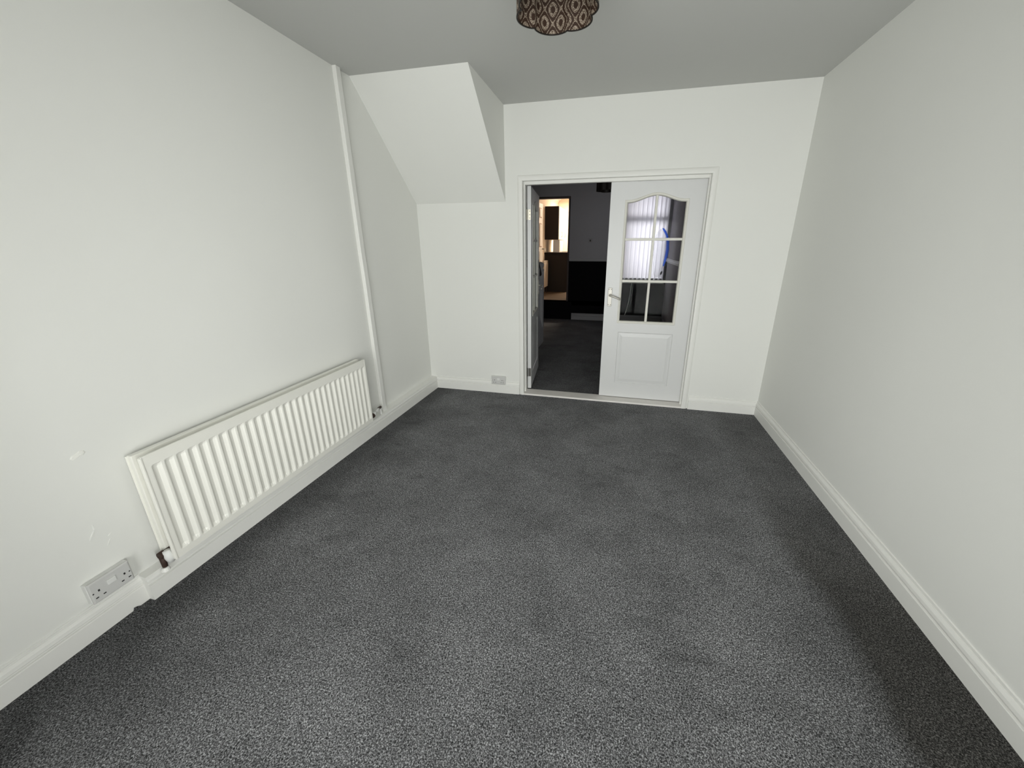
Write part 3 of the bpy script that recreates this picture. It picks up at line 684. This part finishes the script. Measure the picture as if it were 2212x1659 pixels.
# pale cable from the sill to the skirting
tag(MB().tube([(0.235, F-0.05, WZ0-0.01), (0.232, F-0.012, 0.74), (0.225, F-0.008, 0.6), (0.205, F-0.008, 0.40), (0.17, F-0.012, 0.22), (0.145, F-0.022, 0.137)], 0.007, 8).build('cable', 'cord_white', smooth=True),
    'pale cable hanging down the black wall below the blinds', 'cable')
# outside: yard and brick wall opposite
struct(MB().box(-3.0, 3.5, F+1.2+1.2, F+4.6, -0.5, 0.0).box(XDR+0.3, 3.5, F+0.2, F+2.4, -0.5, 0.0).build('floor_yard', 'exterior_paving'), 'grey paved yard outside the dining room window', 'paving')
wy = MB().box(-0.05, 3.5, F+4.6, F+4.8, 0, 1.62).build('wall_yard', 'kitchen_white')
struct(wy, 'pale rendered house wall with orange brick above, outside the dining room window', 'wall')
MB().box(-0.05, 3.5, F+4.6, F+4.8, 1.62, 4.6).build('brickwork', 'brick_exterior', wy)

# ------------------------------------------------------------------ staircase in the dining room
SX1 = -1.150
stc = thing('staircase', (SX1, 5.80, 0), 'staircase with a pale newel post rising along the left wall', 'staircase')
rise, going = 0.20, 0.21; SY0 = 5.78
for i in range(10):
    MB().box(XL+0.005, SX1-0.035, SY0-going*(i+1), SY0-going*i+0.02, rise*i, rise*(i+1)).build('tread', 'stair_carpet', stc)
MB().prism([(SY0+0.02, 0.0), (SY0+0.02, 0.24), (D2+0.02, 0.24+ (SY0-D2)*rise/going), (D2+0.02, 0)], 'x', SX1-0.035, SX1).build('string', 'newel_paint', stc)
npst = MB(); c = SX1-0.045; yy = 5.84
npst.box(c-0.045, c+0.045, yy-0.045, yy+0.045, 0, 1.12)
npst.build('newel_post', 'newel_paint', stc, bevel=0.004)
MB().lathe((c, yy, 1.12), [(0.045, 0.0), (0.058, 0.012), (0.058, 0.028), (0.03, 0.036), (0.045, 0.06), (0.055, 0.09), (0.042, 0.125), (0.0, 0.14)], 18).build('newel_cap', 'newel_paint', stc, smooth=True)
MB().tube([(c, yy-0.02, 1.06), (c, D2+0.1, 1.06+(yy-D2-0.12)*rise/going)], 0.026, 10).build('handrail', 'dark_brown_trim', stc, smooth=True)
for i in range(9):
    y_ = SY0-going*(i+0.5); zb = 0.24+(SY0-y_)*rise/going - 0.01
    MB().box(c-0.014, c+0.014, y_-0.014, y_+0.014, zb, 1.05+(yy-y_-0.02)*rise/going).build('baluster', 'newel_paint', stc)

# ------------------------------------------------------------------ kitchen
KY0, KY1 = F+0.11, 11.3; KXL, KXR, KC = -1.83, 0.0, 2.72
struct(MB().box(KXL-0.1, KXR, F, KY1, KZ-0.1, KZ).build('floor_kitchen', 'wood_floor'), 'beige kitchen floor beyond the dining room step', 'floor')
struct(MB().box(KXL-0.1, KXR, KY0, KY1, KC, KC+0.1).build('ceiling_kitchen', 'kitchen_wall'), 'warm lit kitchen ceiling', 'ceiling')
struct(MB().box(KXL-0.1, KXL, KY0, KY1, KZ, KC).build('wall_kitchen_left', 'kitchen_wall'), 'warm lit cream kitchen wall behind the cupboards', 'wall')
struct(MB().box(KXR, KXR+0.1, KY0, KY1, KZ, KC).build('wall_kitchen_right', 'kitchen_wall'), 'kitchen wall out of view on the right', 'wall')
wkb = MB().box(KXL-0.1, KXR+0.1, KY1, KY1+0.1, KZ, KC).build('wall_kitchen_back', 'kitchen_wall')
struct(wkb, 'cream end wall of the kitchen', 'wall')
tr5 = thing('trim_5', (-1.2, KY1, KZ), 'brown wooden door frame on the kitchen end wall', 'door frame', kind='structure')
MB().box(-1.43, -1.37, KY1-0.03, KY1, KZ, 2.36).build('jamb', 'brown_wood', tr5); MB().box(-0.66, -0.60, KY1-0.03, KY1, KZ, 2.36).build('jamb', 'brown_wood', tr5)
MB().box(-1.43, -0.60, KY1-0.03, KY1, 2.36, 2.42).build('head', 'brown_wood', tr5)
MB().box(-1.37, -0.66, KY1-0.012, KY1, KZ, 2.36).build('door_panel', 'kitchen_white', tr5)
tr6 = MB().prism([(KXL, KC), (KXL+0.09, KC), (KXL+0.07, KC-0.02), (KXL+0.035, KC-0.035), (KXL+0.02, KC-0.07), (KXL, KC-0.09)], 'y', KY0, KY1).build('trim_6', 'kitchen_white')
struct(tr6, 'pale coving between kitchen wall and ceiling', 'coving')
# wall cabinet
CY = 9.40
wc = thing('wall_cabinet', (-1.64, 9.9, 1.635), 'dark ended kitchen wall cabinet with pale doors', 'cabinet')
MB().box(KXL, -1.505, CY, CY+0.018, 1.635, 2.375).build('end_panel', 'cabinet_end', wc)
MB().box(KXL, -1.510, CY+0.018, 10.36, 1.635, 2.375).build('body', 'cabinet_front', wc)
for a in (CY+0.02, CY+0.50):
    dd = MB().box(-1.510, -1.492, a, a+0.465, 1.637, 2.373).build('cabinet_door', 'cabinet_front', wc, bevel=0.003)
    MB().tube([(-1.492, a+0.40, 1.70), (-1.468, a+0.40, 1.72), (-1.464, a+0.40, 1.76), (-1.468, a+0.40, 1.80), (-1.492, a+0.40, 1.82)], 0.006, 8).build('handle', 'satin_chrome', dd, smooth=True)
bc = thing('base_cabinet', (-1.5, 9.9, KZ), 'dark ended kitchen base cabinet with cream fronts', 'cabinet')
MB().box(KXL+0.002, -1.265, CY, CY+0.018, KZ, 1.30).build('end_panel', 'cabinet_end', bc)
MB().box(KXL+0.002, -1.275, CY+0.018, 11.2, KZ+0.12, 1.30).build('body', 'cabinet_front', bc)
MB().box(KXL+0.002, -1.32, CY+0.018, 11.2, KZ, KZ+0.12).build('plinth', 'cabinet_end', bc)
for k in range(3):
    a = CY+0.03+k*0.58
    dd = MB().box(-1.275, -1.257, a, a+0.56, KZ+0.13, 1.29).build('cabinet_door', 'cabinet_front', bc, bevel=0.003)
    MB().tube([(-1.257, a+0.5, 1.10), (-1.235, a+0.5, 1.12), (-1.235, a+0.5, 1.22), (-1.257, a+0.5, 1.24)], 0.006, 8).build('handle', 'satin_chrome', dd, smooth=True)
tag(MB().box(KXL, -1.232, CY-0.02, 11.22, 1.30, 1.34).build('worktop', 'worktop_dark', bevel=0.004), 'dark worktop along the left kitchen units', 'worktop')
ap = thing('worktop_box', (-1.5, 9.85, 1.34), 'white box standing on the worktop under the wall cabinet', 'box')
MB().box(-1.66, -1.505, 9.62, 10.16, 1.34, 1.625).build('body', 'kitchen_white', ap, bevel=0.006)
MB().box(-1.505, -1.498, 9.64, 10.14, 1.355, 1.61).build('side_panel', 'cabinet_front', ap, bevel=0.002)
sk = thing('kitchen_socket', (KXL+0.3, CY+0.3, 1.42), 'small pale plate on the kitchen wall above the worktop', 'socket')
MB().box(KXL, KXL+0.012, 9.35, 9.50, 1.36, 1.44).build('face_plate', 'plastic_white', sk, bevel=0.002)
# kitchen radiator
kr = thing('kitchen_radiator', (KXL, 9.05, KZ+0.13), 'radiator, shade painted into its colour, on the kitchen wall in front of the cupboards', 'radiator')
MB().box(KXL+0.04, KXL+0.10, 8.80, 9.33, KZ+0.15, 1.16).build('panel', 'shaded_enamel', kr, bevel=0.008)
MB().box(KXL+0.10, KXL+0.106, 8.82, 9.31, KZ+0.20, 1.11).build('front_field', 'shaded_enamel', kr, bevel=0.003)
MB().box(KXL, KXL+0.04, 9.0, 9.06, KZ+0.3, 1.0).build('wall_bracket', 'radiator_enamel', kr)
for yy in (8.86, 9.27): MB().tube([(KXL+0.07, yy, KZ), (KXL+0.07, yy, KZ+0.16)], 0.010, 8).build('pipe_tail', 'copper_brown', kr)
# kitchen door folded back against the wall
kd = thing('door_3', (KX0+0.045, KY0+0.01, KZ+0.006), 'white panelled kitchen door standing open inside the kitchen', 'door', kind='structure'); kd.rotation_euler = (0, 0, R(86.5))
MB().box(0, 0.66, 0, 0.036, 0, 1.95).build('leaf', 'kitchen_white', kd, local=True, bevel=0.002)
for z0, z1 in ((0.20, 0.62), (0.72, 0.98), (1.06, 1.55), (1.66, 1.86)):
    for xa in (0.10, 0.38):
        p = MB().box(xa, xa+0.18, -0.006, 0.0, z0, z1).build('panel', 'brown_wood' if z0 > 1 else 'kitchen_white', kd, local=True, bevel=0.002)
        MB().box(xa+0.02, xa+0.16, -0.010, -0.005, z0+0.02, z1-0.02).build('panel_field', 'kitchen_white', p, local=True, bevel=0.002)
MB().tube([(0.61, 0, 1.02), (0.61, -0.04, 1.02), (0.56, -0.045, 1.02), (0.51, -0.045, 1.02)], 0.009, 8).build('lever_handle', 'dark_hinge', kd, local=True, smooth=True)
lk = thing('kitchen_light', (-0.75, 10.7, KC), 'flat kitchen ceiling light fitting', 'lamp')
MB().box(-1.2, -0.3, 10.45, 10.95, KC-0.03, KC).build('fitting', 'kitchen_white', lk, bevel=0.008)
